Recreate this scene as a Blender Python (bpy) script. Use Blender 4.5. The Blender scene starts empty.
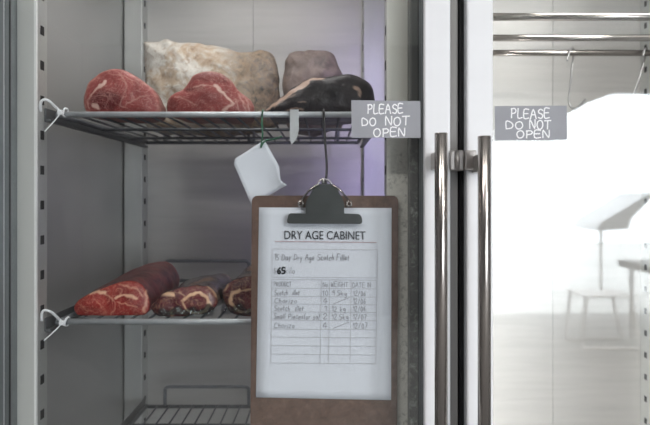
import bpy, bmesh, math, random
from mathutils import Vector, Matrix, noise
R = math.radians
S = bpy.context.scene
COL = S.collection
random.seed(7)

# ------------------------------------------------------------------ camera, world, light, exposure
H = 1.30                       # eye height
F = 645.0                      # focal length in pixels (650 wide)
CX, CY = 325.0, 195.0          # principal direction in the photograph
cam_d = bpy.data.cameras.new('camera'); cam = bpy.data.objects.new('camera', cam_d); COL.objects.link(cam)
cam.location = (0, 0, H); cam.rotation_euler = (R(90), 0, 0)
cam_d.sensor_width = 36; cam_d.lens = F/650*36
cam_d.shift_y = -(212.5-CY)/650
cam_d.clip_start = .02
cam_d.dof.use_dof = True; cam_d.dof.focus_distance = .965; cam_d.dof.aperture_fstop = 5.6
S.camera = cam

W = bpy.data.worlds.new('sky'); S.world = W; W.use_nodes = True
W.node_tree.nodes['Background'].inputs[0].default_value = (.88, .94, 1, 1)
W.node_tree.nodes['Background'].inputs[1].default_value = 11.0
S.view_settings.view_transform = 'Standard'; S.view_settings.look = 'None'
S.view_settings.gamma = 1; S.view_settings.use_curve_mapping = False
S.view_settings.exposure = 0.0

WIN = (1.75, 5.2, 0.0, 2.41)    # street opening x0 x1 z0 z1
WALL_Y = -5.1
def area(name, loc, rot, sx, sy, power, color=(1,1,1), portal=False, parent=None, spread=180):
    l = bpy.data.lights.new(name, 'AREA'); l.shape = 'RECTANGLE'; l.size = sx; l.size_y = sy
    l.energy = power; l.color = color; l.spread = R(spread)
    o = bpy.data.objects.new(name, l); COL.objects.link(o); o.location = loc; o.rotation_euler = rot
    if portal: l.cycles.is_portal = True
    if parent: o.parent = parent
    return o
area('window_daylight', ((WIN[0]+WIN[1])/2, WALL_Y-.02, (WIN[2]+WIN[3])/2), (R(90), 0, 0), WIN[1]-WIN[0], WIN[3]-WIN[2], 10, portal=True)
FILL_P, CAB_P, CAB_R, UV_P = 17, 2.5, 3.4, .42

# ------------------------------------------------------------------ helpers
def at(px, py, Y):
    return Vector(((px-CX)*Y/F, Y, H-(py-CY)*Y/F))
def link(name, me, mat=None, parent=None):
    o = bpy.data.objects.new(name, me); COL.objects.link(o)
    if mat is not None:
        for m in (mat if isinstance(mat, (list, tuple)) else [mat]): me.materials.append(m)
    if parent is not None: o.parent = parent
    return o
def obj(name, bm, mat=None, parent=None, smooth=False):
    bmesh.ops.recalc_face_normals(bm, faces=bm.faces)
    me = bpy.data.meshes.new(name); bm.to_mesh(me); bm.free()
    if smooth:
        for p in me.polygons: p.use_smooth = True
    # world coordinates are used in meshes: undo the parent's location
    o = link(name, me, mat, None)
    if parent is not None: setp(o, parent)
    return o
def wloc(o):
    v = Vector(o.location); p = o.parent
    while p: v += Vector(p.location); p = p.parent
    return v
def setp(o, parent):
    o.parent = parent; o.location = -wloc(parent) if parent else (0,0,0)
def tag(o, label=None, cat=None, group=None, kind=None):
    for k, v in (('label', label), ('category', cat), ('group', group), ('kind', kind)):
        if v: o[k] = v
    return o
def thing(name, loc, label, cat, group=None):
    o = bpy.data.objects.new(name, None); COL.objects.link(o); o.location = loc; o.empty_display_size = .05
    return tag(o, label, cat, group)
def box(bm, x0, x1, y0, y1, z0, z1, bev=0, mi=0, seg=2):
    t = bmesh.new(); bmesh.ops.create_cube(t, size=1)
    for v in t.verts: v.co = Vector((x0+(v.co.x+.5)*(x1-x0), y0+(v.co.y+.5)*(y1-y0), z0+(v.co.z+.5)*(z1-z0)))
    if bev: bmesh.ops.bevel(t, geom=list(t.edges), offset=bev, segments=seg, profile=.5, affect='EDGES')
    merge(bm, t, mi); return bm
def merge(bm, t, mi=0):
    m = {}
    for v in t.verts: m[v] = bm.verts.new(v.co)
    for f in t.faces:
        try:
            nf = bm.faces.new([m[v] for v in f.verts]); nf.material_index = mi; nf.smooth = f.smooth
        except ValueError: pass
    t.free()
def tube(bm, pts, r, seg=10, mi=0, closed=False, flat=1.0, rs=None):
    pts = [Vector(p) for p in pts]; n = len(pts); rings = []
    up = None
    for i, p in enumerate(pts):
        if closed: d = pts[(i+1) % n]-pts[i-1]
        else: d = pts[min(i+1, n-1)]-pts[max(i-1, 0)]
        d.normalize()
        if up is None:
            up = Vector((0,0,1)) if abs(d.z) < .9 else Vector((0,1,0))
        a = d.cross(up); a.normalize(); up = a.cross(d); up.normalize()
        rr = rs[i] if rs else r
        ring = [bm.verts.new(p+a*math.cos(2*math.pi*k/seg)*rr+up*math.sin(2*math.pi*k/seg)*rr*flat) for k in range(seg)]
        rings.append(ring)
    for i in range(n if closed else n-1):
        A, B = rings[i], rings[(i+1) % n]
        for k in range(seg):
            f = bm.faces.new([A[k], A[(k+1) % seg], B[(k+1) % seg], B[k]]); f.smooth = True; f.material_index = mi
    if not closed:
        for rg in (rings[0], rings[-1]):
            f = bm.faces.new(rg); f.material_index = mi
    return bm
def smooth_path(pts, n=8, closed=False):
    pts = [Vector(p) for p in pts]; out = []; m = len(pts)
    for i in range(m if closed else m-1):
        if closed: p0, p1, p2, p3 = pts[i-1], pts[i], pts[(i+1) % m], pts[(i+2) % m]
        else: p0, p1, p2, p3 = pts[max(i-1,0)], pts[i], pts[i+1], pts[min(i+2, m-1)]
        for k in range(n):
            t = k/n
            out.append(.5*((2*p1)+(p2-p0)*t+(2*p0-5*p1+4*p2-p3)*t*t+(3*p1-p0-3*p2+p3)*t**3))
    if not closed: out.append(pts[-1])
    return out
def resample(pts, N):
    m = len(pts); L = [0]
    for i in range(m): L.append(L[-1]+(pts[(i+1) % m]-pts[i]).length)
    out = []; j = 0
    for k in range(N):
        s = L[-1]*k/N
        while L[j+1] < s: j += 1
        t = (s-L[j])/max(1e-9, L[j+1]-L[j]); out.append(pts[j].lerp(pts[(j+1) % m], t))
    return out
def prism(bm, pts, y0, y1, mi=0):
    a = [bm.verts.new((p[0], y0, p[1])) for p in pts]; b = [bm.verts.new((p[0], y1, p[1])) for p in pts]
    n = len(pts)
    for f in (bm.faces.new(a), bm.faces.new(b[::-1])): f.material_index = mi
    for i in range(n):
        f = bm.faces.new([a[i], b[i], b[(i+1) % n], a[(i+1) % n]]); f.material_index = mi

# ------------------------------------------------------------------ materials
def new_mat(name):
    m = bpy.data.materials.new(name); m.use_nodes = True
    nt = m.node_tree; b = nt.nodes['Principled BSDF']
    return m, nt, b
def ramp(nt, src, stops):
    r = nt.nodes.new('ShaderNodeValToRGB'); nt.links.new(src, r.inputs[0])
    el = r.color_ramp.elements
    while len(el) < len(stops): el.new(.5)
    for e, (p, c) in zip(el, stops):
        e.position = p; e.color = (c[0], c[1], c[2], 1) if hasattr(c, '__len__') else (c, c, c, 1)
    return r.outputs[0]
def noise_tex(nt, scale, detail=4, rough=.5, dist=0, vec=None, stretch=None):
    n = nt.nodes.new('ShaderNodeTexNoise'); n.inputs['Scale'].default_value = scale; n.inputs['Detail'].default_value = detail
    n.inputs['Roughness'].default_value = rough; n.inputs['Distortion'].default_value = dist
    tc = nt.nodes.new('ShaderNodeTexCoord'); out = tc.outputs['Object']
    if stretch:
        mp = nt.nodes.new('ShaderNodeMapping'); mp.inputs['Scale'].default_value = stretch
        nt.links.new(out, mp.inputs[0]); out = mp.outputs[0]
    nt.links.new(out, n.inputs['Vector']); return n.outputs['Fac']
def mixc(nt, fac, a, b):
    m = nt.nodes.new('ShaderNodeMix'); m.data_type = 'RGBA'
    for s, v in ((m.inputs[0], fac), (m.inputs[6], a), (m.inputs[7], b)):
        if hasattr(v, 'is_output'): nt.links.new(v, s)
        elif hasattr(v, '__len__'): s.default_value = (v[0], v[1], v[2], 1)
        else: s.default_value = v
    return m.outputs[2]
def bump(nt, b, h, strength=.3, dist=.002):
    n = nt.nodes.new('ShaderNodeBump'); n.inputs['Strength'].default_value = strength; n.inputs['Distance'].default_value = dist
    nt.links.new(h, n.inputs['Height']); nt.links.new(n.outputs[0], b.inputs['Normal'])
def mat(name, col, rough=.5, metal=0, var=0, vscale=20, stretch=None, coat=0, bmp=0):
    m, nt, b = new_mat(name)
    b.inputs['Roughness'].default_value = rough; b.inputs['Metallic'].default_value = metal
    b.inputs['Coat Weight'].default_value = coat; b.inputs['Coat Roughness'].default_value = .08
    f = noise_tex(nt, vscale, 4, .55, 0, stretch=stretch)
    lo = [max(0, c*(1-var)) for c in col]; hi = [min(1, c*(1+var)) for c in col]
    nt.links.new(ramp(nt, f, [(.3, lo), (.7, hi)]), b.inputs['Base Color'])
    if bmp: bump(nt, b, f, bmp)
    return m
STEEL = mat('brushed_steel', (.53,.52,.505), .42, .42, .05, 6, (1,1,14))
STEEL_WALL = mat('wall_steel', (.36,.36,.355), .36, .42, .06, 5, (10,1,1))
STEEL_POST = mat('post_steel', (.50,.51,.50), .45, .5, .04, 6, (6,6,1))
CHROME = mat('polished_steel', (.47,.43,.405), .20, 1, .03, 8, (40,40,1))
HOOKM = mat('dull_hook_steel', (.36,.36,.36), .38, .8, .05, 40)
CHROME_SAT = mat('satin_chrome', (.62,.60,.58), .28, 1, .03, 30)
WHITE_MET = mat('white_coated_frame', (.79,.795,.82), .35, 0, .015, 4, (1,1,8))
FLANGE = mat('flange_coating', (.62,.63,.61), .45, .15, .03, 5, (14,1,1))
EDGE = mat('bright_edge', (.9,.91,.91), .35, .1, .01, 5)
DARK = mat('dark_slot', (.008,.008,.009), .8, 0, .1, 40)
GASKET = mat('grey_rubber', (.17,.19,.20), .5, 0, .15, 30)
WIRE = mat('zinc_wire', (.50,.53,.56), .42, .45, .1, 60)
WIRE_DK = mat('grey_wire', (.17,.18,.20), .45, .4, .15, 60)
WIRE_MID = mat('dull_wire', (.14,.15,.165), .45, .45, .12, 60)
RAIL = mat('dark_rail', (.10,.105,.11), .42, .4, .1, 40)
PLASTIC = mat('white_plastic', (.82,.84,.87), .4, 0, .03, 60)
PAPER = mat('white_paper', (.76,.80,.88), .75, 0, .012, 30)
INK = mat('black_ink', (.035,.04,.05), .7, 0, .1, 80)
PENCIL = mat('grey_pen', (.36,.37,.41), .7, 0, .15, 200)
LINE = mat('table_line', (.56,.57,.61), .7, 0, .05, 80)
RED_INK = mat('red_ink', (.50,.33,.35), .7, 0, .05, 80)
SIGN = mat('grey_card', (.30,.305,.335), .62, 0, .05, 40)
CHALK = mat('white_marker', (.88,.88,.9), .6, 0, .05, 60)
STRING = mat('black_cord', (.012,.012,.014), .45, 0, .1, 80)
GREEN = mat('green_tie', (.02,.11,.06), .45, 0, .2, 80)
CLIPM = mat('gunmetal', (.085,.095,.095), .33, .6, .12, 30)

def make_board():
    m, nt, b = new_mat('hardboard'); b.inputs['Roughness'].default_value = .45
    a = noise_tex(nt, 90, 5, .7, .4); c = noise_tex(nt, 14, 3, .6, 1)
    c1 = ramp(nt, a, [(.3, (.055,.027,.017)), (.55, (.115,.062,.042)), (.75, (.19,.115,.085))])
    nt.links.new(mixc(nt, ramp(nt, c, [(.4, 0), (.7, .45)]), c1, (.19,.12,.09)), b.inputs['Base Color']); bump(nt, b, a, .15, .0006); return m
BOARD = make_board()

def make_glass(name, tint=(.985,.987,.985), f0=.04, rough=.0):
    m, nt, b = new_mat(name); nt.nodes.remove(b)
    out = nt.nodes['Material Output']; g = nt.nodes.new('ShaderNodeNewGeometry')
    dot = nt.nodes.new('ShaderNodeVectorMath'); dot.operation = 'DOT_PRODUCT'
    nt.links.new(g.outputs['Incoming'], dot.inputs[0]); nt.links.new(g.outputs['Normal'], dot.inputs[1])
    def mth(op, a, c=None):
        n = nt.nodes.new('ShaderNodeMath'); n.operation = op
        for i, v in enumerate((a, c)):
            if v is None: continue
            if hasattr(v, 'is_output'): nt.links.new(v, n.inputs[i])
            else: n.inputs[i].default_value = v
        return n.outputs[0]
    c = mth('ABSOLUTE', dot.outputs['Value']); p = mth('POWER', mth('SUBTRACT', 1, c), 5)
    fac = mth('ADD', mth('MULTIPLY', p, 1-f0), f0)
    tr = nt.nodes.new('ShaderNodeBsdfTransparent'); tr.inputs[0].default_value = (*tint, 1)
    gl = nt.nodes.new('ShaderNodeBsdfGlossy'); gl.inputs['Roughness'].default_value = rough
    mx = nt.nodes.new('ShaderNodeMixShader'); nt.links.new(fac, mx.inputs[0]); nt.links.new(tr.outputs[0], mx.inputs[1]); nt.links.new(gl.outputs[0], mx.inputs[2])
    nt.links.new(mx.outputs[0], out.inputs[0]); return m
GLASS = make_glass('door_glass', rough=.012)
FILM = make_glass('clear_film', (.96,.96,.965), .06, .05)
def make_translucent():
    m, nt, b = new_mat('pale_translucent'); b.inputs['Base Color'].default_value = (.88,.92,.95,1); b.inputs['Roughness'].default_value = .4
    b.inputs['Alpha'].default_value = .62; return m
FROST = make_translucent()

def make_post_flecks(name, base, fleck, top):  # mottled colour, flecks fade in below a set height
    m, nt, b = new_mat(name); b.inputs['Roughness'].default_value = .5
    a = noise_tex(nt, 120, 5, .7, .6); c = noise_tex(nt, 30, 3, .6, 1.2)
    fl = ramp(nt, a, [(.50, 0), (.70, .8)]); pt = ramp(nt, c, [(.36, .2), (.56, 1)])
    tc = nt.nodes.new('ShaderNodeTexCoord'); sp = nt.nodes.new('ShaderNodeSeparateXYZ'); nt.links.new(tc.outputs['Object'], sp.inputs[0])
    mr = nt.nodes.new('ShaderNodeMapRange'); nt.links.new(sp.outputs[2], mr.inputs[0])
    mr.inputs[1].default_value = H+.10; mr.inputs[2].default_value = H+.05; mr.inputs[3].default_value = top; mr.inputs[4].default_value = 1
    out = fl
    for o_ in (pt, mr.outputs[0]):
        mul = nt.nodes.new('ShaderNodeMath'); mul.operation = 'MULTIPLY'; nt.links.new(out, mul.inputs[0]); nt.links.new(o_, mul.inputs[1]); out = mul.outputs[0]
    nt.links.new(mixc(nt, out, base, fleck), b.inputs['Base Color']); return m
SPOT = make_post_flecks('spotted_rubber', (.10,.105,.10), (.42,.45,.42), 0)
FLECKED = make_post_flecks('flecked_coating', (.80,.80,.74), (.16,.165,.15), 0)


def make_meat(name, face, face2, fatc, crust, crust2, vein=.5, vscale=60, rough=.38, coat=.15, darkc=(.12,.008,.01), cscale=35, bst=.35):
    m, nt, b = new_mat(name); b.inputs['Roughness'].default_value = rough
    b.inputs['Coat Weight'].default_value = coat; b.inputs['Coat Roughness'].default_value = .2
    def attr(n):
        a = nt.nodes.new('ShaderNodeAttribute'); a.attribute_name = n; return a.outputs['Fac']
    n1 = noise_tex(nt, 28, 4, .6, .6)
    base = ramp(nt, n1, [(.32, face2), (.68, face)])
    base = mixc(nt, attr('dark'), base, darkc)
    v1 = noise_tex(nt, vscale, 3, .55, 1.6)
    veins = ramp(nt, v1, [(.47, 0), (.497, vein), (.503, vein), (.53, 0)])
    v3 = noise_tex(nt, vscale*2.3, 2, .5, 1.2)
    veins2 = ramp(nt, v3, [(.47, 0), (.5, vein*.7), (.53, 0)])
    base = mixc(nt, veins2, base, [x*.45+y*.55 for x, y in zip(fatc, face)])
    v2 = noise_tex(nt, 330, 2, .6, .4)
    fleck = ramp(nt, v2, [(.60, 0), (.72, vein*.8)])
    base = mixc(nt, veins, base, [x*.55+y*.45 for x, y in zip(fatc, face)])
    base = mixc(nt, fleck, base, [x*.5+y*.5 for x, y in zip(fatc, face)])
    base = mixc(nt, attr('fat'), base, fatc)
    n2 = noise_tex(nt, cscale, 5, .65, .7)
    cr = ramp(nt, n2, [(.3, crust), (.7, crust2)])
    cr = mixc(nt, attr('fat'), cr, fatc)
    nt.links.new(mixc(nt, attr('face'), cr, base), b.inputs['Base Color'])
    bump(nt, b, n2, bst, .004)
    return m
M_STEAK = make_meat('fresh_beef', (.31,.055,.050), (.20,.024,.024), (.70,.48,.41), (.16,.03,.027), (.34,.14,.12), .42, 42, .5, .0, (.11,.006,.008), bst=.5)
M_ROAST = make_meat('red_roast', (.36,.019,.017), (.17,.008,.008), (.78,.47,.32), (.035,.012,.013), (.27,.062,.058), .50, 50, .42, .1, bst=.7)
M_AGED = make_meat('wrapped_aged_beef', (.14,.015,.023), (.035,.005,.009), (.78,.50,.31), (.012,.007,.009), (.12,.075,.085), .4, 48, .26, .35, (.015,.003,.005), 45, 1.0)
M_BLACK = make_meat('blackened_beef', (.022,.018,.022), (.008,.007,.009), (.42,.29,.23), (.010,.009,.010), (.085,.07,.075), .05, 40, .42, .1, (.004,.004,.006), 40, .8)
M_BLACK.node_tree.nodes['Principled BSDF'].inputs['Specular IOR Level'].default_value = .25
def make_fat():
    m, nt, b = new_mat('aged_fat'); b.inputs['Roughness'].default_value = .65
    a = noise_tex(nt, 38, 7, .75, .9); c = noise_tex(nt, 85, 6, .75, .7); g = noise_tex(nt, 16, 3, .6, .6)
    base = ramp(nt, a, [(.30, (.30,.20,.13)), (.44, (.46,.36,.27)), (.54, (.52,.46,.39)), (.66, (.66,.64,.60))])
    base = mixc(nt, ramp(nt, g, [(.48, 0), (.62, .75)]), base, (.60,.59,.56))
    base = mixc(nt, ramp(nt, c, [(.50, 0), (.66, .75)]), base, (.27,.18,.12))
    at_ = nt.nodes.new('ShaderNodeAttribute'); at_.attribute_name = 'dark'
    gm = mixc(nt, ramp(nt, c, [(.38, 0), (.60, 1)]), (.060,.055,.052), (.33,.24,.16))
    nt.links.new(mixc(nt, at_.outputs['Fac'], base, gm), b.inputs['Base Color']); bump(nt, b, a, .8, .006); return m
M_FAT = make_fat()
M_GREY = make_meat('grey_aged_beef', (.20,.17,.175), (.10,.085,.09), (.36,.29,.25), (.085,.068,.062), (.27,.21,.185), .1, 30, .6, 0, bst=.8)

# ------------------------------------------------------------------ the room
def struct(name, bm, m): return tag(obj(name, bm, m), kind='structure')
FLOOR = mat('concrete_floor', (.21,.21,.21), .8, 0, .12, 3)
WALLP = mat('painted_wall', (.19,.187,.195), .7, 0, .04, 3)
WALLL = mat('lilac_wall', (.34,.31,.43), .7, 0, .04, 3)
CEILP = mat('ceiling_paint', (.62,.62,.61), .8, 0, .03, 3)
PAVE = mat('pale_paving', (.6,.6,.58), .8, 0, .1, 3)
X0, X1, Y1, ZC = -2.6, 5.6, 1.80, 2.9
struct('floor', box(bmesh.new(), X0-.1, X1+.1, WALL_Y-.2, Y1+.1, -.1, 0), FLOOR)
struct('ceiling', box(bmesh.new(), X0-.1, X1+.1, WALL_Y-.2, Y1+.1, ZC, ZC+.1), CEILP)
struct('wall_left', box(bmesh.new(), X0-.1, X0, WALL_Y-.2, Y1+.1, 0, ZC), WALLP)
struct('wall_right', box(bmesh.new(), X1, X1+.1, WALL_Y-.2, Y1+.1, 0, ZC), WALLP)
struct('wall_back', box(bmesh.new(), X0, X1, Y1, Y1+.1, 0, ZC), WALLP)
b = bmesh.new()
box(b, X0, WIN[0], WALL_Y-.2, WALL_Y, 0, ZC); box(b, WIN[1], X1, WALL_Y-.2, WALL_Y, 0, ZC); box(b, WIN[0], WIN[1], WALL_Y-.2, WALL_Y, WIN[3], ZC)
struct('wall_street', b, WALLP)
b = bmesh.new()      # sloped head of the street opening
prism(b, [(WIN[0], 2.41), (3.15, 2.41), (2.82, 2.29), (2.42, 2.06), (WIN[0], 2.0)], WALL_Y-.16, WALL_Y-.04)
struct('trim_1', b, CEILP)
struct('ground_street', box(bmesh.new(), -6, 14, -16, WALL_Y-.2, -.1, -.005), PAVE)

def fill_lamp(x, y, label, p=None):  # unseen lamps added as fill for the room and cabinet front
    t = thing('fill_lamp', (x, y, ZC), label, 'lamp', 'added fill lamps')
    obj('housing', box(bmesh.new(), x-.62, x+.62, y-.16, y+.16, ZC-.06, ZC, .006), WHITE_MET, t)
    area('fill_light', (0, 0, -.066), (0, 0, 0), 1.18, .26, p or FILL_P, (1, .97, .93), parent=t)
fill_lamp(-.9, -1.3, 'added long white fill lamp behind the photographer, nearer the left wall', 36)
fill_lamp(2.5, -2.7, 'added long white fill lamp above the white stool and the grey table', 170)
fill_lamp(1.1, -1.3, 'added long white fill lamp behind the photographer, nearer the street opening')

GREY = mat('grey_laminate', (.22,.22,.24), .5, 0, .05, 10)
WPAINT = mat('white_enamel', (.85,.85,.85), .35, 0, .02, 10)
t = thing('cafe_table', (2.95, -3.8, 0), 'grey topped table by the street opening, mirrored in the right glass', 'table')
obj('tabletop', box(bmesh.new(), 2.7, 3.6, -4.15, -3.5, .645, .705, .006), GREY, t)
for sx in (2.78, 3.52):
    for sy in (-4.05, -3.6): obj('leg', tube(bmesh.new(), [(sx, sy, 0), (sx, sy, .65)], .018), WPAINT, t)
t = thing('sled_stool', (2.4, -3.8, 0), 'white sled-base stool beside the grey table, mirrored in the right glass', 'stool')
for dy in (-3.98, -3.62):
    obj('leg', tube(bmesh.new(), smooth_path([(2.20, dy, .44), (2.175, dy, .22), (2.165, dy, .03), (2.20, dy, .013), (2.40, dy, .013), (2.62, dy, .013), (2.655, dy, .03), (2.61, dy, .22), (2.57, dy, .44)], 5), .013), WPAINT, t)
obj('seat', box(bmesh.new(), 2.17, 2.60, -4.02, -3.58, 0.438, .452, .004), WPAINT, t)
TARP = mat('grey_canvas', (.75,.76,.77), .8, 0, .1, 12)
t = thing('sunshade', (3.55, -6.5, 0), 'sloping grey canvas sunshade out on the street paving', 'sunshade')
b = bmesh.new(); prism(b, [(3.34, .86), (3.37, .96), (3.62, 1.10), (3.98, 1.33), (4.02, 1.28), (3.76, 1.02), (3.72, .88)], -6.9, -6.1)
obj('canopy', b, TARP, t)
obj('pole', tube(bmesh.new(), [(3.55, -6.5, 0), (3.55, -6.5, .9)], .02), STEEL, t)

# ------------------------------------------------------------------ the cabinet
WL, WR, MID = -.479, .817, .169           # inner walls, centre line
PL, PR = -.429, .092                      # inner faces of the left bay's pilasters
cab = thing('display_cabinet', (MID, 1.3, 0), 'tall two-door stainless steel and glass dry ageing cabinet', 'cabinet')
obj('side_panel', box(bmesh.new(), WL-.07, WL, .963, 1.66, .15, 2.05), STEEL_WALL, cab)
obj('side_panel', box(bmesh.new(), WR, WR+.07, .963, 1.66, .15, 2.05), STEEL_WALL, cab)
b = bmesh.new()
for x0, x1 in ((WL, -.1765), (-.1755, MID), (MID, .5575), (.5585, WR)): box(b, x0, x1, 1.58, 1.66, .25, 1.95)
obj('back_panel', b, STEEL, cab)
obj('top_panel', box(bmesh.new(), WL, WR, .963, 1.66, 1.95, 2.05), STEEL, cab)
obj('bottom_panel', box(bmesh.new(), WL, WR, .963, 1.66, .15, .25), STEEL, cab)
obj('light_blocker', box(bmesh.new(), MID-.012, MID+.012, .999, 1.58, .25, 1.95), STEEL, cab)  # unseen panel added to keep violet light out of the right bay
for x in (WL+.02, WR-.02):
    for y in (1.0, 1.6): obj('foot', tube(bmesh.new(), [(x, y, 0), (x, y, .15)], .025, 14), DARK, cab)
b = bmesh.new(); box(b, WL-.07, PL-.001, .96, .962, .15, 2.05); box(b, PL-.0035, PL, .9585, .963, .15, 2.05, mi=1)
obj('front_flange', b, [FLANGE, EDGE], cab)
obj('front_flange', box(bmesh.new(), PR, 2*MID-PR, .96, .962, .15, 2.05), FLECKED, cab)
obj('front_flange', box(bmesh.new(), 2*MID-PL, WR+.07, .96, .962, .15, 2.05), FLANGE, cab)
SZ = [H+(CY-(31+34.8*k))*.98/645 for k in range(-9, 19)]
SZ = [z for z in SZ if .28 < z < 1.9]
def pilaster(xa, xb, y0, y1, face):       # face: x of the slotted face
    b = bmesh.new(); box(b, xa, xb, y0, y1, .25, 1.95, .0015)
    ym = (y0+y1)/2
    for z in SZ: box(b, face-.0006, face+.0006, ym-.0075, ym+.0045, z-.0068, z+.0068, mi=1)
    return obj('slotted_post', b, [STEEL_POST, DARK], cab)
pilaster(WL, PL, .9625, .997, PL); pilaster(WL+.0025, PL-.005, 1.53, 1.579, PL-.005)
pilaster(PR, .142, .9625, .997, PR); pilaster(PR, .142, 1.53, 1.579, PR)
pilaster(2*MID-.142, 2*MID-PR, .9625, .997, 2*MID-PR); pilaster(2*MID-.142, 2*MID-PR, 1.53, 1.579, 2*MID-PR)
pilaster(2*MID-PL, WR, .9625, .997, 2*MID-PL); pilaster(2*MID-PL+.005, WR-.0025, 1.53, 1.579, 2*MID-PL+.005)
# inside lamps and an added fill tube
obj('lamp_tube', tube(bmesh.new(), [(.205, 1.012, .35), (.205, 1.012, 1.12)], .008), WPAINT, cab)  # unseen tube added behind the centre post to brighten the right bay
area('cabinet_light', (.213-MID, 1.026-1.3, .73), (R(90), 0, R(-12)), .016, .76, 4.2, (1, .99, .97), parent=cab, spread=150)  # added fill light of that tube
lamp = obj('lamp_tube', tube(bmesh.new(), [(-.40, 1.08, 1.925), (.06, 1.08, 1.925)], .012), WPAINT, cab)
area('cabinet_light', (-.17-MID, 1.08-1.3, 1.90), (0, 0, 0), .46, .1, CAB_P, (1, .98, .95), parent=cab)
lamp = obj('lamp_tube', tube(bmesh.new(), [(MID+.11, 1.08, 1.925), (.77, 1.08, 1.925)], .012), WPAINT, cab)
area('cabinet_light', (.54-MID, 1.08-1.3, 1.90), (0, 0, 0), .46, .1, CAB_R, (1, .98, .95), parent=cab)
obj('violet_lamp_tube', tube(bmesh.new(), [(.146, 1.012, 1.05), (.146, 1.012, 1.75)], .008), WPAINT, cab)
area('violet_light', (.140-MID, 1.026-1.3, 1.42), (R(90), 0, R(6)), .016, .66, UV_P, (.62, .54, 1), parent=cab, spread=100)

SPACER = mat('grey_spacer', (.15,.17,.18), .4, .3, .08, 10)
DZ0, DZ1 = .22, 1.98
def door(xa, xb, gl, handle_x, label, gaskets):
    b = bmesh.new(); w = .0365
    box(b, xa, xa+w, .885, .93, DZ0, DZ1, .003); box(b, xb-w, xb, .885, .93, DZ0, DZ1, .003)
    box(b, xa+w, xb-w, .885, .93, DZ0, DZ0+.06, .003); box(b, xa+w, xb-w, .885, .93, DZ1-.06, DZ1, .003)
    d = obj('door', b, WHITE_MET, cab); d['label'] = label
    obj('glass_pane', box(bmesh.new(), xa+w, xb-w, .890, .894, DZ0+.06, DZ1-.06), GLASS, d)
    obj('glass_pane', box(bmesh.new(), xa+w, xb-w, .912, .916, DZ0+.06, DZ1-.06), GLASS, d)
    for x, s_ in ((xa+w, 1), (xb-w, -1)):
        a, c = sorted((x, x+s_*.0012)); a2, c2 = sorted((x, x+s_*.0022))
        bb = bmesh.new(); box(bb, a, c, .8945, .9115, DZ0+.06, DZ1-.06); box(bb, a, c, .9165, .927, DZ0+.06, DZ1-.06); box(bb, a2, c2, .927, .931, DZ0+.06, DZ1-.06, mi=1)
        obj('glazing_spacer', bb, [SPACER, DARK], d)
    for (g0, g1, m) in gaskets:
        obj('gasket', box(bmesh.new(), g0, g1, .9305, .9595, DZ0, DZ1, .003), m, d)
    return d
dl = door(-.492, .1725, 1, .151, 'left glass door with white frame', [(-.490, -.4565, GASKET), (.1225, .150, SPOT)])
dr = door(.1945, .819, 1, .207, 'right glass door with white frame', [(.2215, .232, GASKET), (.793, .815, GASKET)])
obj('edge_strip', box(bmesh.new(), .1725, .186, .9, .93, DZ0, DZ1, .003), mat('edge_aluminium', (.17,.165,.16), .45, .4, .03, 10), dl)
obj('seal_strip', box(bmesh.new(), .1875, .1945, .902, .93, DZ0, DZ1, .002), DARK, dr)
def handle(d, x, ytop, bl):
    b = bmesh.new(); z1 = H-(ytop-CY)*.84/645
    tube(b, [(x, .84, z1), (x, .84, z1-.0006), (x, .84, z1-.48)], .0084, 24, rs=[.0078, .0084, .0084])
    h = obj('handle', b, CHROME, d, smooth=False)
    for z in (z1-.035, z1-.445):
        bb = bmesh.new(); box(bb, x-.006, x+.006, .843, .8855, z-.012, z+.012, .002); 
        obj('handle_bracket', bb, CHROME_SAT, d)
    return h
handle(dl, .1512, 133, 0); handle(dr, .2075, 136, 0)
zc = H-(160-CY)*.88/645
obj('latch_plate', box(bmesh.new(), .190, .2065, .876, .8845, zc-.0135, zc+.0135, .002), CHROME_SAT, dr)
b = bmesh.new(); box(b, .171, .1895, .878, .8995, zc-.0145, zc+.0135, .002); tube(b, [(.180, .877, zc-.0135), (.180, .877, zc+.0125)], .0035)
obj('latch_catch', b, mat('worn_steel', (.33,.31,.30), .4, .8, .12, 80), dl)

# shelf supports fixed to the pilasters
ZU, ZL, ZB = H+.1287, H-.1922, H-.485
for z in (ZU, ZL, ZB):
    for s, x in ((1, PL), (-1, PR)):
        b = bmesh.new(); a, c = sorted((x+s*.0005, x+s*.010)); box(b, a, c, .985, 1.53, z-.017, z-.0125, .001)
        a, c = sorted((x+s*.0005, x+s*.003)); box(b, a, c, .985, 1.53, z-.0125, z+.004, .0005)
        obj('shelf_support', b, RAIL, cab)

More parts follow.
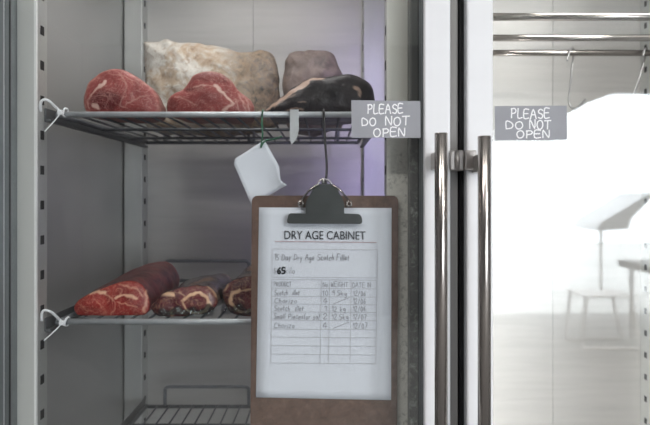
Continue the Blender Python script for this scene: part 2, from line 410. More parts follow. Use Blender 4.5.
# ------------------------------------------------------------------ wire shelves
SX0, SX1, SY0, SY1 = -.415, .077, 1.0, 1.50
def shelf(z, label, front=True, wire=None):
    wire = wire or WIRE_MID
    t = thing('wire_shelf', ((SX0+SX1)/2, 1.25, z), label, 'shelf', 'wire shelves of the left bay')
    b = bmesh.new(); r = .004
    zb = z-.004
    tube(b, [(SX0, SY0, zb), (SX1, SY0, zb)], .0046, 12); 
    obj('front_bar', b, WIRE, t); b = bmesh.new()
    for x in (SX0, SX1): tube(b, [(x, SY0, zb-.001), (x, SY1, zb-.001)], r, 10)
    for y, rr in ((1.2, .003), (1.38, .003), (SY1, .004)): tube(b, [(SX0, y, zb-.003), (SX1, y, zb-.003)], rr, 10)
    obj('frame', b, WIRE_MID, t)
    b = bmesh.new(); n = 17
    for i in range(1, n+1):
        x = SX0+(SX1-SX0)*i/(n+1)
        tube(b, [(x, SY0, zb+.0005), (x, SY1, zb+.0005)], .0019, 8)
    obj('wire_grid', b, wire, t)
    for xa in (-.372, -.165):
        b = bmesh.new(); xb = xa+.195; h = .043
        tube(b, smooth_path([(xa, SY1, zb), (xa, SY1, zb+h*.5), (xa, SY1, zb+h*.78), (xa+.002, SY1, zb+h*.93), (xa+.010, SY1, zb+h), (xa+.03, SY1, zb+h), (xb-.03, SY1, zb+h), (xb-.010, SY1, zb+h), (xb-.002, SY1, zb+h*.93), (xb, SY1, zb+h*.78), (xb, SY1, zb+h*.5), (xb, SY1, zb)], 4), .0038, 10)
        obj('guard_rail', b, WIRE_DK, t)
    return t
shelf(ZU, 'topmost wire shelf in the left bay, carrying two red steaks and the pale fat-covered loin')
shelf(ZL, 'middle wire shelf in the left bay, carrying the bright red roast')
shelf(ZB, 'bottom empty wire shelf in the left bay with bare grey wires', wire=WIRE_DK)

# ------------------------------------------------------------------ meat
def seg_d(p, a, c):
    ab = c-a; t = max(0, min(1, (p-a).dot(ab)/max(1e-9, ab.length_squared))); return (p-(a+ab*t)).length, t
def meat(name, mt, outline, Yf, depth, zb, label, cat, group=None, dome=.012, back=(0, 0), sback=.75, fat=(), dark=(), rim=0, seed=0,
         lump=.004, faceon=True, flat=True, N=132, M=40, K=26, parent=None, bodyfat=0, darkfn=None):
    Yo = Yf+dome
    pts = resample(smooth_path([Vector((*at(x, y, Yo).xz, 0)) for x, y in outline], 8, True), N)
    P2 = [Vector((p.x, p.y)) for p in pts]
    c = sum(P2, Vector((0,0)))/N
    bm = bmesh.new(); lf, ld, lc = [bm.verts.layers.float.new(n) for n in ('fat', 'dark', 'face')]
    sd = Vector((seed*3.1, seed*7.7, seed*1.3))
    def px_of(q): return Vector((CX+q.x*F/Yo, CY-(q.y-H)*F/Yo))
    def addv(q, y, r, t):
        n3 = noise.noise(Vector((q.x*14, y*14, q.y*14))+sd)*lump + noise.noise(Vector((q.x*45, y*45, q.y*45))+sd)*lump*.35
        v3 = Vector((q.x, y, q.y)); d = Vector((q.x-c.x, 0, q.y-c.y)); 
        if d.length > 1e-6: d.normalize()
        if t is None: v3.y -= n3*.8; v3 += d*n3*.8*r
        else: v3 += d*n3
        if flat and v3.z < zb: v3.z = zb
        v = bm.verts.new(v3)
        f = 0.; k = 0.; pp = px_of(q)
        wob = Vector((noise.noise(Vector((pp.x*.22, pp.y*.22, seed))), noise.noise(Vector((pp.x*.22, pp.y*.22, seed+9)))))*1.6
        if t is None:
            for line, w0, w1, st in fat:
                for i in range(len(line)-1):
                    dd, tt = seg_d(pp+wob, Vector(line[i]), Vector(line[i+1]))
                    u = (i+tt)/(len(line)-1); w = w0+(w1-w0)*u
                    f = max(f, st*max(0, min(1, (w+.7-dd)/1.2)))
            for cx, cy, rx, ry, st in dark:
                e = math.hypot((pp.x+wob.x*1.5-cx)/rx, (pp.y+wob.y-cy)/ry); k = max(k, st*max(0, min(1, (1.15-e)/.4)))
            if rim and r > .9: f = max(f, rim*min(1, (r-.9)/.05)*(.5+noise.noise(Vector((pp.x*.3, pp.y*.3, 4+seed)))))
        else: f = bodyfat*max(0, noise.noise(Vector((q.x*30, y*30, q.y*30))+sd))
        if darkfn: k = max(k, darkfn(pp, t))
        v[lf] = max(0, min(1, f)); v[ld] = max(0, min(1, k)); v[lc] = (1. if t is None and r < .985 else 0.) if faceon else 0.
        return v
    rings = []; c0 = addv(c, Yf, 0, None)
    for j in range(1, M+1):
        r = (j/M)**.9; y = Yf+dome*(1-math.sqrt(max(0, 1-(r*.999)**2)))
        rings.append([addv(c+(p-c)*r, y, r, None) for p in P2])
    for j in range(1, K+1):
        t = j/K; y = Yf+dome+(depth-dome)*t
        s = (1+(sback-1)*t)*(1.0 if t < .7 else math.sqrt(max(.0, 1-((t-.7)/.3)**2))*.96+.04)
        bc = Vector((c.x, zb)) if flat else c
        off = Vector((back[0]*t, back[1]*t))
        rings.append([addv(bc+(p-bc)*s+off, y, 1, t) for p in P2])
    for i in range(N):
        bm.faces.new([c0, rings[0][i], rings[0][(i+1) % N]])
    for A, B in zip(rings, rings[1:]):
        for i in range(N): bm.faces.new([A[i], B[i], B[(i+1) % N], A[(i+1) % N]])
    bm.faces.new(rings[-1])
    o = obj(name, bm, mt, parent, smooth=True)
    # pivot at the base
    if parent is None:
        piv = Vector((c.x, Yf+depth/2, zb)); o.data.transform(Matrix.Translation(-piv)); o.location = piv
        tag(o, label, cat, group)
    return o

ZUt, ZLt = ZU-.0012, ZL-.0012        # tops of the wires
yU = lambda Y: CY-(ZUt-H)*F/Y
yL = lambda Y: CY-(ZLt-H)*F/Y
Y = 1.035
meat('beef_steak', M_STEAK, [(85.5,98),(86.8,90.5),(90.4,81.5),(98,74.6),(107,70.5),(119.6,69.3),(127.5,72),(136.5,77.5),(146,84.5),(153.5,90.5),(158.8,98.5),(160.6,107),(158,115.5),(140,116.5),(110,116.5),(92,116),(87.2,108)],
     Y, .13, ZUt, 'round red steak at the left end of the topmost shelf', 'steak', 'red steaks on the top shelf', dome=.016, sback=.8, lump=.005, seed=1, rim=.35,
     fat=[([(108.5,84),(105,87),(99,91),(94,96.5)], 2.1, .4, .95), ([(93.5,96),(91,103),(93,109)], .5, .5, .5), ([(98,106),(102,108)], 2.2, 1.5, .8), ([(87,92),(91,84),(98,77)], .9, .5, .5),
          ([(128,106),(138,100),(150,96)], .35, .25, .45), ([(122,76),(130,88),(127,95)], .25, .25, .4), ([(110,75),(125,78),(140,86)], .25, .2, .4), ([(126,98),(123,106),(128,108)], .35, .3, .4)],
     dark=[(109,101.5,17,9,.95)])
meat('beef_steak', M_STEAK, [(165.5,107),(167.5,98),(173.6,93),(182,89.5),(189,81),(194,75.5),(205,72),(214,72.5),(222.8,75.2),(231,80.3),(238,88.8),(246.5,95.6),(252.5,102.4),(254,111),(250,116.5),(225,117),(195,117),(170,116)],
     Y, .14, ZUt, 'red steak with a folded top, second from the left on the top shelf', 'steak', 'red steaks on the top shelf', dome=.018, sback=.8, lump=.006, seed=2, rim=.25,
     fat=[([(217.5,87.5),(222,92),(229,99),(235,104)], 1.7, .6, .95), ([(235,104),(230,108),(224,111)], .9, 1.3, .75), ([(196,88.2),(207.5,87.6)], .45, .3, .8), ([(207,87.5),(217,88)], .3, .3, .5),
          ([(176,97),(190,102),(200,107)], .3, .25, .45), ([(240,93),(243,101),(246,110)], .5, .6, .45), ([(247,98),(249,104),(250,112)], .5, .6, .5), ([(237,100),(240,112)], .4, .6, .4)],
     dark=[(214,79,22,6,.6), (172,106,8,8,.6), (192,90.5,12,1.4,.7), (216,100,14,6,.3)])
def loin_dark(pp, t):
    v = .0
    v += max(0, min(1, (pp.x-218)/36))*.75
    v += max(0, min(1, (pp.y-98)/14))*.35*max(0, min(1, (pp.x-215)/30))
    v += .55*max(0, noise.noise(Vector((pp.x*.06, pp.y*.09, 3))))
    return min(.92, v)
Y = 1.27
meat('aged_beef_loin', M_FAT, [(141.3,44),(146,40.8),(155,40.2),(166,38.8),(171,40.5),(176,43),(195,44.6),(216,47.6),(237,51),(252,52),(262,51),(272,54),(277,62),(281,84),(280,112),(275,126),(258,129.5),(215,130),(170,130),(149,128),(144,112),(142.5,78)],
     Y, .15, ZUt, 'large pale fat-covered aged beef loin standing along the back of the top shelf', 'meat', dome=.05, sback=.85, lump=.011, seed=3, faceon=False, darkfn=loin_dark, N=170)
meat('aged_beef_end', M_GREY, [(284,66),(287,55),(290,51),(303,48.5),(316,50),(323,52),(332,57),(337,66),(342,78),(346,100),(345,122),(335,128.5),(300,129.5),(289,127),(285,100)],
     1.275, .14, ZUt, 'grey aged beef piece behind the blackened joint, at the right end of the pale loin', 'meat', dome=.04, sback=.8, lump=.012, seed=4, faceon=False)
Y = 1.03
meat('blackened_beef_joint', M_BLACK, [(261.5,113),(265,108),(272,102),(280,96),(287.4,90.5),(295,85),(302.5,81),(315,77),(332.6,75.5),(347.7,74.2),(355,76),(361,79),(367,84),(371,90),(373,99),(372,110),(366,116),(340,117),(300,117),(270,116.5)],
     Y, .15, ZUt, 'blackened aged beef joint with a tan fat edge on the topmost shelf', 'meat', dome=.022, sback=.8, lump=.008, seed=5, bodyfat=.3,
     fat=[([(264.5,111.5),(271,107),(279,101),(289,94.5),(298,88.5),(306,84)], 1.3, 3.2, .95), ([(305,83),(314,79.8),(324,78)], 2.0, .8, .9), ([(354,90),(357.5,93),(358.5,98)], 1.6, 1.2, .9),
          ([(287,111),(297,109.5),(304,111)], .6, .5, .7), ([(300,104),(306,103.5)], .3, .3, .6), ([(274,108),(284,101),(296,96)], .5, .4, .5)],
     dark=[(325,92,20,10,.9)])
Y = 1.03
meat('beef_roast', M_ROAST, [(73,307),(76.6,301),(84,296.5),(91.4,292.8),(104.3,287.6),(115.4,283.4),(128.3,281),(139.4,283.6),(146.8,292),(150.5,303),(147.5,312),(139,315.5),(111.7,316.4),(82,315.6),(75,312)],
     Y, .30, ZLt, 'bright red marbled beef roast at the left end of the middle shelf', 'meat', dome=.010, back=(-.006, .006), sback=1.12, lump=.006, seed=6,
     fat=[([(91,293.5),(98,291),(107,292.5)], 1.0, 1.5, .95), ([(107,292.5),(113,297),(117,301)], .8, .3, .5), ([(118,297),(122,294.5),(130,294.5),(138,297.5)], 1.1, 1.0, .9), ([(121,284),(130,287),(138,289),(143,296)], .35, .4, .6), ([(119,301),(128,303),(138,306)], .4, .35, .6),
          ([(117,302),(116,309),(113,313)], .4, .3, .5), ([(78,303),(90,309),(100,312)], .3, .2, .4), ([(146,290),(147.5,301),(144,311)], .8, .6, .6), ([(95,297),(103,304),(108,312)], .25, .25, .4), ([(118,288),(124,290),(122,294)], .3, .3, .5)])
t_lab = 'dark wrapped aged beef piece beside the red roast on the middle shelf'
Y = 1.02
pa = meat('wrapped_beef', M_AGED, [(153,308),(157,301),(164,295),(177,288.5),(193.5,283.4),(203,283.2),(211,286),(217,294),(218.3,304),(210,312.5),(196,316.5),(176,317.4),(160,315.5)],
     Y, .27, ZLt, t_lab, 'meat', 'dark wrapped beef on the middle shelf', dome=.014, sback=.88, lump=.011, seed=7, bodyfat=.5,
     fat=[([(185,299),(192,293),(201,291),(209,297),(211,304),(206,310),(197,314)], 1.3, 1.5, .95), ([(165,293.5),(175,294)], 1.5, 1.3, .9), ([(210,284.5),(215,291),(219,299)], 1.2, .8, .7), ([(183,300),(190,311),(196,314)], .6, .8, .7), ([(173,311),(175,317)], .9, .7, .6), ([(180,291),(190,297)], .4, .5, .5)],
     dark=[(196,303,8,5,.3)])
pb = meat('wrapped_beef', M_AGED, [(222.5,292),(227,285.5),(236,279.5),(247,276.5),(260,277.5),(272,284),(278,296),(275,309),(264,316.2),(245,316.8),(230,313),(223.5,304)],
     Y, .27, ZLt, 'dark wrapped aged beef piece half hidden by the left edge of the clipboard', 'meat', 'dark wrapped beef on the middle shelf', dome=.014, sback=.88, lump=.010, seed=8, bodyfat=.5,
     fat=[([(240,289),(232,294),(231,302),(236,309),(246,310.5),(258,307)], 1.8, 1.3, .95), ([(232,291),(244,289),(254,288)], .9, .7, .8), ([(224,290),(229,285)], .8, .6, .5), ([(239,297),(245,301)], .4, .4, .5)])
# loose film at the front of the wrapped pieces
def film(parent, line, d):
    b = bmesh.new(); prev = None
    for i, (x, y) in enumerate(line):
        p = at(x, y, 1.012); q = p+Vector((0, .02, .012+.006*math.sin(i*2.1))); p.y += .006*math.sin(i*1.7); p.z -= d*(.5+.5*math.sin(i*1.3+1))
        cur = (b.verts.new(p), b.verts.new((p+q)/2+Vector((0, -.006, 0))), b.verts.new(q))
        if prev:
            for k in range(2): b.faces.new([prev[k], cur[k], cur[k+1], prev[k+1]])
        prev = cur
    o = obj('plastic_film', b, FILM, None, True)
    s = o.modifiers.new('thick', 'SOLIDIFY'); s.thickness = .0004
    setp(o, parent)
film(pa, [(158+5*i, 314+1.2*math.sin(i*1.1)) for i in range(12)], .004)
film(pb, [(221+5*i, 312+1.5*math.sin(i*1.4)) for i in range(10)], .003)

# ------------------------------------------------------------------ zip ties
def zip_tie(loop, knot, tail, label):
    b = bmesh.new()
    ys = [.972, .966, .966, .972, .982, .992]
    pts = [at(x, y, yy) for (x, y), yy in zip(loop, ys)]; pts.append(at(*knot, .993))
    tube(b, smooth_path(pts, 6), .0021, 8, flat=.5)
    tube(b, smooth_path([at(*knot, .993), at((knot[0]*2+tail[0])/3+.8, (knot[1]*2+tail[1])/3, .988), at((knot[0]+2*tail[0])/3+.6, (knot[1]+2*tail[1])/3, .982), at(*tail, .978)], 5), .0020, 8, flat=.45)
    # wrap round the shelf bar behind the knot
    k = at(*knot, .993)
    tube(b, smooth_path([k+Vector((.004, 0, 0)), k+Vector((.006, 0, .006)), k+Vector((.007, .009, .0065)), k+Vector((.006, .012, -.002)), k+Vector((.005, .006, -.006)), k+Vector((.003, 0, -.004))], 5, True), .0017, 8, closed=True, flat=.6)
    h = bmesh.new(); box(h, k.x-.0042, k.x+.0042, k.y-.004, k.y+.002, k.z-.0038, k.z+.0038, .0014)
    t = thing('zip_tie', k, label, 'cable tie', 'zip ties at the shelf corners')
    obj('strap', b, PLASTIC, t); obj('locking_head', h, PLASTIC, t)
zip_tie([(40.6,111.5),(40.8,103),(43.5,99.8),(48.4,100.6),(54.5,106),(58,109.3)], (60.7,112.5), (44.7,131.5), 'white plastic zip tie fastening the left corner of the topmost shelf')
zip_tie([(41.8,321),(42,313.5),(44.8,310.3),(51.5,312.2),(57,317),(59.5,319.6)], (62.3,322.6), (44,340.5), 'white plastic zip tie fastening the left corner of the middle shelf')

# ------------------------------------------------------------------ stroke lettering
G = {
 'A': [[(0,0),(.45,1),(.9,0)],[(.2,.42),(.75,.42)]], 'B': [[(0,0),(0,1),(.6,.95),(.65,.6),(0,.52),(.75,.4),(.7,.05),(0,0)]], 'C': [[(.8,.85),(.4,1),(.05,.6),(.1,.2),(.45,0),(.8,.12)]],
 'D': [[(.05,0),(.05,1),(.6,.85),(.85,.5),(.65,.1),(.05,0)]], 'E': [[(.75,1),(.05,1),(.02,0),(.75,.02)],[(.04,.52),(.62,.54)]], 'F': [[(.75,1),(.05,1),(.02,0)],[(.04,.52),(.6,.54)]],
 'G': [[(.8,.85),(.4,1),(.05,.6),(.1,.15),(.5,0),(.82,.15),(.82,.45),(.5,.45)]], 'H': [[(0,0),(.02,1)],[(.75,0),(.75,1)],[(0,.5),(.75,.5)]], 'I': [[(.15,0),(.15,1)]],
 'L': [[(.08,1),(.03,0),(.7,.03)]], 'N': [[(.02,0),(.06,1),(.72,.02),(.8,1)]], 'O': [[(.45,1),(.12,.82),(.03,.4),(.25,.02),(.65,.05),(.88,.45),(.75,.88),(.45,1)]],
 'P': [[(.08,0),(.12,1)],[(.05,.95),(.55,1),(.78,.78),(.6,.52),(.1,.45)]], 'R': [[(.05,0),(.08,1),(.6,.95),(.65,.6),(.08,.5),(.75,0)]],
 'S': [[(.75,.88),(.4,1),(.1,.8),(.2,.58),(.6,.45),(.75,.22),(.5,0),(.08,.08)]], 'T': [[(0,.96),(.9,1)],[(.45,1),(.42,0)]], 'U': [[(0,1),(.05,.2),(.35,0),(.7,.2),(.72,1)]], 'W': [[(0,1),(.2,0),(.45,.7),(.65,0),(.9,1)]],
 'a': [[(.6,.5),(.2,.55),(.05,.25),(.25,0),(.55,.2),(.6,.5),(.65,0)]], 'c': [[(.55,.48),(.25,.55),(.05,.28),(.2,.02),(.55,.06)]], 'e': [[(.08,.28),(.52,.3),(.4,.54),(.12,.45),(.08,.15),(.3,0),(.55,.08)]],
 'g': [[(.55,.5),(.2,.55),(.08,.28),(.3,.08),(.55,.5),(.5,-.3),(.1,-.3)]], 'h': [[(.05,1),(.05,0)],[(.05,.35),(.35,.52),(.5,.3),(.5,0)]], 'i': [[(.12,.5),(.12,0)],[(.12,.7),(.14,.74)]],
 'k': [[(.05,1),(.05,0)],[(.5,.5),(.07,.25),(.5,0)]], 'l': [[(.1,1),(.12,0)]], 'm': [[(.0,.5),(.0,0)],[(.0,.4),(.25,.52),(.3,0)],[(.3,.4),(.55,.52),(.62,0)]], 'n': [[(.05,.5),(.05,0)],[(.05,.4),(.38,.52),(.5,0)]],
 'o': [[(.3,.52),(.05,.3),(.2,0),(.5,.1),(.52,.42),(.3,.52)]], 'p': [[(.08,.5),(.05,-.4)],[(.08,.45),(.45,.52),(.5,.15),(.08,.05)]], 'r': [[(.05,.5),(.05,0)],[(.05,.35),(.4,.5)]], 's': [[(.5,.48),(.15,.5),(.15,.3),(.45,.2),(.4,0),(.05,.03)]],
 't': [[(.2,.85),(.2,.1),(.4,.02)],[(.0,.52),(.45,.54)]], 'u': [[(.05,.5),(.1,.05),(.4,.05),(.5,.5),(.52,0)]], 'y': [[(.05,.5),(.25,.08)],[(.52,.5),(.15,-.4)]], 'z': [[(.05,.5),(.5,.5),(.05,0),(.52,.02)]],
 '0': [[(.3,1),(.05,.6),(.15,.05),(.5,.05),(.58,.6),(.3,1)]], '1': [[(.05,.75),(.25,1),(.25,0)]], '2': [[(.05,.8),(.3,1),(.55,.75),(.05,0),(.6,.02)]], '4': [[(.4,0),(.4,1),(.02,.35),(.6,.35)]], '5': [[(.55,1),(.12,1),(.08,.55),(.5,.5),(.5,.1),(.05,.02)]],
 '6': [[(.5,.95),(.15,.6),(.08,.2),(.35,0),(.55,.25),(.35,.48),(.1,.3)]], '7': [[(.02,1),(.58,1),(.2,0)]], '9': [[(.5,.6),(.2,.5),(.08,.8),(.35,1),(.52,.7),(.42,0)]], '$': [[(.55,.82),(.3,.92),(.1,.72),(.5,.35),(.3,.08),(.03,.18)],[(.3,1.05),(.3,-.05)]],
 '/': [[(.0,0),(.5,1)]], '.': [[(.1,0),(.13,.04)]], '(': [[(.3,1.05),(.1,.6),(.3,-.1)]], ')': [[(.05,1.05),(.25,.6),(.05,-.1)]], '-': [[(.05,.4),(.5,.42)]], ' ': []}
def seg_box(bm, p, q, w, y0, y1):
    d = Vector((q[0]-p[0], q[1]-p[1])); L = d.length
    if L < 1e-7: return
    d /= L; n = Vector((-d.y, d.x))*w/2; e = d*w*.42
    P = Vector(p)-e; Q = Vector(q)+e; y0 -= random.random()*8e-5
    prism(bm, [tuple(P+n), tuple(Q+n), tuple(Q-n), tuple(P-n)], y0, y1)
def advance(ch):
    pts = [p for l in G.get(ch, []) for p in l]
    return (max(p[0] for p in pts) if pts else .4)
def write(bm, text, x0, x1, y0, y1, conv, w, yp, thick=.0003, jit=.03, gap=.25, slant=0):
    """letters fitted between x0..x1 with cap height y0(top)..y1(base), pixel units on the sheet's plane"""
    tot = sum(advance(c)+gap for c in text)-gap; sx = (x1-x0)/tot; x = 0
    for c in text:
        j = random.uniform(-jit, jit); k = 1+random.uniform(-jit, jit)
        for l in G.get(c, []):
            ln = [Vector((a, bb, 0)) for a, bb in l]
            if len(ln) > 2: ln = smooth_path(ln, 3)
            pp = [conv(x0+(x+v.x+slant*v.y)*sx, y1-(v.y*k+j)*(y1-y0)) for v in ln]
            for p, q in zip(pp, pp[1:]): seg_box(bm, p, q, w, yp-thick, yp)
        x += advance(c)+gap

# ------------------------------------------------------------------ signs on the glass
def sign(corners, words, label):
    Yg = .8885
    c = sum((at(x, y, Yg) for x, y in corners), Vector())/4
    t = thing('paper_sign', c, label, 'sign', 'grey signs taped to the doors')
    b = bmesh.new(); prism(b, [tuple(at(x, y, Yg).xz) for x, y in corners], Yg-.0006, Yg+.0010)
    obj('card', b, SIGN, t)
    b = bmesh.new(); cv = lambda x, y: tuple(at(x, y, Yg).xz)
    for (tx, x0, x1, y0, y1) in words: write(b, tx, x0, x1, y0, y1, cv, .00165, Yg-.0007, jit=.05, gap=.28)
    obj('lettering', b, CHALK, t)
sign([(351.3,100.2),(420.3,101.2),(420.5,138),(351.6,137.8)],
     [('PLEASE',367.5,402.5,104.3,113.2),('DO',361.8,375.6,118.2,125.6),('NOT',385.5,409.3,116.6,125.3),('OPEN',373.5,404.6,128.3,136.4)], 'grey card with white handwriting on the left door glass')
sign([(494.8,106.2),(566.6,105.6),(567,139.6),(495.2,140.4)],
     [('PLEASE',510.8,549,109.2,118.2),('DO',505.6,522.5,121.6,129.0),('NOT',529.5,550.5,120.4,128.8),('OPEN',516.5,549,130.2,137.6)], 'grey card with white handwriting on the right door glass')

# ------------------------------------------------------------------ clipboard, sheet, cord
YB = .945
cv = lambda x, y: tuple(at(x, y, YB).xz)
cl = thing('clipboard', at(325, 190, YB), 'brown hardboard clipboard hanging in front of the shelves', 'clipboard')
def rrect(x0, x1, y0, y1, r, n=6):
    out = []
    for cx, cy, a0 in ((x1-r, y0+r, -90), (x1-r, y1-r, 0), (x0+r, y1-r, 90), (x0+r, y0+r, 180)):
        for k in range(n+1):
            a = R(a0+90*k/n); out.append((cx+r*math.cos(a), cy+r*math.sin(a)))
    return out
b = bmesh.new(); prism(b, [cv(x-(y-196)*.006, y) for x, y in rrect(251.8, 398.5, 195.6, 432, 6)], YB, YB+.003)
obj('board', b, BOARD, cl)
ys = YB-.0035
YC = YB-.006
cc = lambda x, y: tuple(at(x, y, YC).xz)
b = bmesh.new()   # clip body, tapering up, and its wide pressing lip
prism(b, [cc(*p) for p in [(315,185.8),(316.5,184.2),(334,184.2),(335.6,185.8),(342.4,199),(344,203.5),(344,214.5),(305.8,214.5),(305.8,203.5),(307.6,199)]], YC-.012, YC-.002)
bmesh.ops.bevel(b, geom=list(b.edges), offset=.0015, segments=2, affect='EDGES')
obj('clip_body', b, CLIPM, cl, False)
b = bmesh.new()
prism(b, [cc(*p) for p in [(288.5,214.8),(290,213.2),(302,213.4),(345,213.4),(359,214),(361.3,216.2),(362.2,222.2),(360.5,223.8),(288.5,223.4),(287,221.8)]], YC-.0075, YC+.0018)
bmesh.ops.bevel(b, geom=list(b.edges), offset=.001, segments=2, affect='EDGES')
obj('clip_lip', b, CLIPM, cl)
for s, xs in ((-1, 300.8), (1, 349)):
    b = bmesh.new()
    c0 = at(xs, 203.6, YC)
    for k in range(3):
        ring = [c0+Vector((.0042*math.cos(a)*(1-.12*k), -.003*k, .0042*math.sin(a)*(1-.12*k))) for a in [2*math.pi*i/14 for i in range(14)]]
        tube(b, ring, .0011, 8, closed=True)
    tube(b, smooth_path([at(xs, 201.2, YC-.003), at(xs-s*3, 197, YC-.008), at(xs-s*8, 191, YC-.013), at(xs-s*14, 186.5, YC-.0135), at(xs-s*17, 185, YC-.0135)], 4), .0014, 8)
    obj('spring', b, CHROME, cl)
b = bmesh.new()
c0 = at(324.5, 183.2, YC-.006)
tube(b, [c0+Vector((.0095*math.cos(a), 0, .0065*math.sin(a)-.001)) for a in [2*math.pi*i/18 for i in range(18)]], .0014, 8, closed=True)
tube(b, [at(323, 178, YC-.006), at(323.5, 184, YC-.006)], .0022, 8)
obj('hanging_ring', b, CHROME_SAT, cl)
# cord
b = bmesh.new()
bar = Vector((at(323.8, 112, 1.0).x, 1.0, ZU-.004))
tube(b, smooth_path([bar+Vector((.0, .0065, -.004)), bar+Vector((0, .006, .004)), bar+Vector((0, 0, .0075)), bar+Vector((0, -.0068, .003)), bar+Vector((.0006, -.009, -.015)), at(325, 140, .975), at(326.8, 165, .95), at(326.3, 178, .937), at(325.5, 184.5, .9335), at(324.5, 187, .935)], 6), .0018, 8)
co = obj('black_cord', b, STRING); co.data.transform(Matrix.Translation(-bar)); co.location = bar
tag(co, 'thin black cord from the topmost shelf bar down to the clipboard', 'cord')
# sheet
sh = thing('paper_sheet', at(325, 300, ys), 'printed white price sheet held on the clipboard', 'paper')
b = bmesh.new(); nx, nz = 10, 24
TL, TR, BL, BR = Vector((259,207.4)), Vector((391.6,208)), Vector((256,397)), Vector((391,399.8))
def sheet_y(u, v): return YB-.0009-.0022*max(0, v-.55)**1.4*(1+.3*math.sin(u*3))
gridv = []
for j in range(nz+1):
    row = []
    for i in range(nx+1):
        u, v = i/nx, j/nz; p = TL.lerp(TR, u).lerp(BL.lerp(BR, u), v); q = at(p.x, p.y, YB); q.y = sheet_y(u, v); row.append(b.verts.new(q))
    gridv.append(row)
for j in range(nz):
    for i in range(nx): b.faces.new([gridv[j][i], gridv[j][i+1], gridv[j+1][i+1], gridv[j+1][i]])
o = obj('sheet', b, PAPER, sh, True); m_ = o.modifiers.new('thick', 'SOLIDIFY'); m_.thickness = .0003; m_.offset = 1
YT = YB-.0028
def skew(x, y): return cv(x-(y-208)*.012+.4, y+(x-325)*.008)
def ruler(bm, x0, y0, x1, y1, w): seg_box(bm, skew(x0, y0), skew(x1, y1), w, YT-.0002, YT)
b = bmesh.new(); ruler(b, 275, 241.6, 376, 241.9, .0009); obj('red_rule', b, RED_INK, sh)
b = bmesh.new(); lw = .0006
for yy in (249.2, 277.2): ruler(b, 272.5, yy, 377.5, yy, lw)
for xx in (272.5, 377.5): ruler(b, xx, 249.2, xx, 277.2, lw)
rows = [279.6, 288.2, 296.4, 304, 311.8, 320, 329, 337, 345.5, 354, 362.8]
for yy in rows: ruler(b, 272.5, yy, 377.2, yy, lw)
for xx in (272.5, 321.7, 330, 351.5, 377.2): ruler(b, xx, 279.6, xx, 362.8, lw)
obj('table_lines', b, LINE, sh)
b = bmesh.new(); pw = .00062
W_ = lambda t, x0, x1, y0, y1, w=pw, **k: write(b, t, x0, x1, y0, y1, skew, w, YT-.0001, .0002, .07, .3, **k)
W_('15 Day Dry Age Scotch Fillet', 275, 349, 254.2, 260.0, .00075, slant=.2)
W_('$', 273.8, 276.6, 267.5, 273.3); W_('kilo', 285.8, 295, 267.5, 273.3)
W_('PRODUCT', 274.5, 292, 282, 286.4, .0006); W_('No', 323.5, 328, 282, 286.4, .0006); W_('WEIGHT', 331.5, 348.5, 281.4, 286.2, .0006); W_('DATE IN', 353, 371, 282, 286.6, .0006)
W_('Scotch fillet', 275, 300, 290, 295, slant=.2); W_('10', 323, 328.5, 290.5, 295); W_('9.5kg', 333, 347, 290.5, 295.2); W_('12/06', 354, 366, 290.2, 295)
W_('Chorizo', 275, 297, 298.3, 303, slant=.2); W_('4', 324, 328, 298, 303); W_('12/06', 354, 366, 298, 303)
W_('Scotch fillet', 275, 304, 305.6, 310.6, slant=.2); W_('1', 325, 327, 305.8, 310.8); W_('12 kg', 333, 346, 305.8, 310.8); W_('12/06', 354, 366, 305.8, 310.6)
W_('Small Pieces(or so)', 274.5, 320, 313.6, 318.8, slant=.2); W_('2', 324, 328, 313.6, 318.8); W_('12.5kg', 333, 349, 313.8, 318.8); W_('12/07', 354, 367, 313.8, 318.6)
W_('Chorizo', 275, 295, 322.4, 327.8, slant=.2); W_('4', 324, 328, 322.2, 327.6); W_('12/07', 354, 368, 322.4, 327.6)
for y0_, y1_ in ((303.5, 297), (328, 321.5)): ruler(b, 334, y0_, 350, y1_, .0006)
obj('handwriting', b, PENCIL, sh)
def font_text(name, s, x0, x1, ybase, cap, m, parent, bold=0, squeeze=None):
    cu = bpy.data.curves.new('tmp', 'FONT'); cu.body = s; cu.size = 1; cu.extrude = .0; cu.offset = bold
    o = bpy.data.objects.new('tmp', cu); COL.objects.link(o)
    dg = bpy.context.evaluated_depsgraph_get(); dg.update(); me = bpy.data.meshes.new_from_object(o.evaluated_get(dg))
    bpy.data.objects.remove(o); bm = bmesh.new(); bm.from_mesh(me); bpy.data.meshes.remove(me)
    xs = [v.co.x for v in bm.verts]; zs = [v.co.y for v in bm.verts]
    a, c, e, g = min(xs), max(xs), min(zs), max(zs)
    for v in bm.verts:
        x = x0+(v.co.x-a)/(c-a)*(x1-x0); y = ybase-(v.co.y-e)/(g-e)*cap
        p = skew(x, y); v.co = (p[0], YT-.0003, p[1])
    r = bmesh.ops.extrude_face_region(bm, geom=list(bm.faces))
    for v in [q for q in r['geom'] if isinstance(q, bmesh.types.BMVert)]: v.co.y += .0002
    return obj(name, bm, m, parent)
font_text('title_text', 'DRY AGE CABINET', 284.5, 365.3, 239.3, 8.4, INK, sh)
b = bmesh.new(); W_('65', 277.9, 285.2, 267.4, 273.4, .0021); obj('price_text', b, INK, sh)

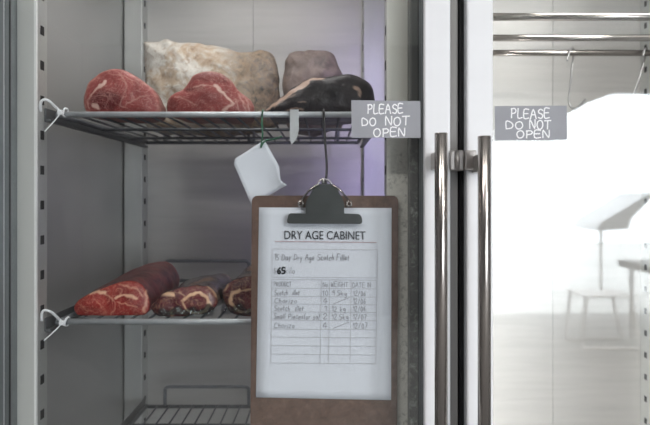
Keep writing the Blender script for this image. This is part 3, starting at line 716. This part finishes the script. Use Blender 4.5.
# ------------------------------------------------------------------ white tag on a green tie
Yt = .978
b = bmesh.new()
def tagpt(u, v):   # u across, v down
    TLc, TRc, BRc, BLc = Vector((232.3,160.5)), Vector((264.5,140)), Vector((289,183.5)), Vector((252,205))
    p = TLc.lerp(TRc, u).lerp(BLc.lerp(BRc, u), v)
    if u > .75 and v > .6: p += Vector((-4.5, 4))*((u-.75)/.25)*max(0, 1-abs(v-.85)/.25)
    q = at(p.x, p.y, Yt); q.y += .010*math.sin(math.pi*u)*v - .006*v; return q
gv = [[b.verts.new(tagpt(i/10, j/12)) for i in range(11)] for j in range(13)]
for j in range(12):
    for i in range(10):
        if i == 0 and j == 0: b.faces.new([gv[0][1], gv[1][1], gv[1][0]]); continue
        b.faces.new([gv[j][i], gv[j][i+1], gv[j+1][i+1], gv[j+1][i]])
tg = thing('paper_tag', at(262, 142, Yt), 'blank white paper tag hanging below the topmost shelf left of the clipboard cord', 'tag')
o = obj('tag_sheet', b, PAPER, tg, True); m_ = o.modifiers.new('thick', 'SOLIDIFY'); m_.thickness = .0004
b = bmesh.new(); bz = Vector((at(263, 112, 1.0).x, 1.0, ZU-.004))
tube(b, smooth_path([bz+Vector((0, .006, -.004)), bz+Vector((0, .004, .006)), bz+Vector((0, -.006, .004)), bz+Vector((-.001, -.008, -.012)), at(262.5, 135, .982), at(261, 147, .9755), at(262.5, 144, .974), at(266, 140.5, .976), at(274, 139, .974), at(282, 136.5, .972)], 5), .0014, 8)
obj('green_tie', b, GREEN, tg)['label'] = 'green twist tie'
# pale translucent strip shape on the shelf bar
b = bmesh.new(); pts = [(290,109.5),(298.6,109.5),(298.9,130),(297,138),(291.5,145),(289.8,138)]
prism(b, [tuple(at(x, y, .990).xz) for x, y in pts], .9895, .9905)
bz = at(294, 112, 1.0); box(b, bz.x-.0062, bz.x+.0062, .9895, 1.006, ZU+.0012, ZU+.002)
st = obj('pale_strip', b, FROST); piv = Vector((bz.x, .99, ZU)); st.data.transform(Matrix.Translation(-piv)); st.location = piv
tag(st, 'short pale translucent strip hooked over the topmost shelf bar between tag and cord', 'strip')

# ------------------------------------------------------------------ right bay: rails and hooks
ZR = H+.3036
for y, lab in ((1.10, 'polished steel hanging rail across the right bay, nearest the glass'), (1.247, 'polished steel hanging rail across the right bay, middle of three'), (1.379, 'polished steel hanging rail across the right bay, rearmost and carrying the hooks')):
    xa, xb = MID+.0135, WR-.0015; b = bmesh.new(); tube(b, [(xa, y, ZR), (xb, y, ZR)], .0066, 16)
    o = obj('hanging_rail', b, CHROME); piv = Vector((xa, y, ZR)); o.data.transform(Matrix.Translation(-piv)); o.location = piv
    tag(o, lab, 'rail', 'hanging rails of the right bay')
def hook(pts, label):
    y = 1.379; b = bmesh.new()
    P = [Vector((at(px, py, y).x, yy+.010, at(px, py, y).z)) for px, py, yy in pts]
    tube(b, smooth_path(P, 6), .0023, 8)
    o = obj('meat_hook', b, HOOKM); piv = P[3].copy(); o.data.transform(Matrix.Translation(-piv)); o.location = piv
    tag(o, label, 'hook', 'hooks on the rear rail')
hook([(565,62,1.356),(566.5,57,1.358),(568.5,51.5,1.361),(572,48.4,1.366),(574.6,50,1.374),(575.3,56,1.380),(574,64,1.379),(572,78,1.374),(569.6,92,1.37),(568.6,101,1.368),(570,107.5,1.362),(573.5,109.2,1.354),(577.5,105.5,1.347),(580.8,100.5,1.342)], 'steel S-hook on the rear rail, just above the right sign')
hook([(640,58,1.356),(641.5,53,1.358),(643.5,49.8,1.361),(645.8,48.6,1.366),(647.4,50.5,1.374),(647.6,56,1.380),(645.5,64,1.379),(640.5,78,1.374),(635,92,1.37),(632.5,101,1.368),(633,107.5,1.362),(636,109.2,1.354),(640,105.5,1.347),(643,100.5,1.342)], 'steel S-hook leaning left at the right edge of the photo')
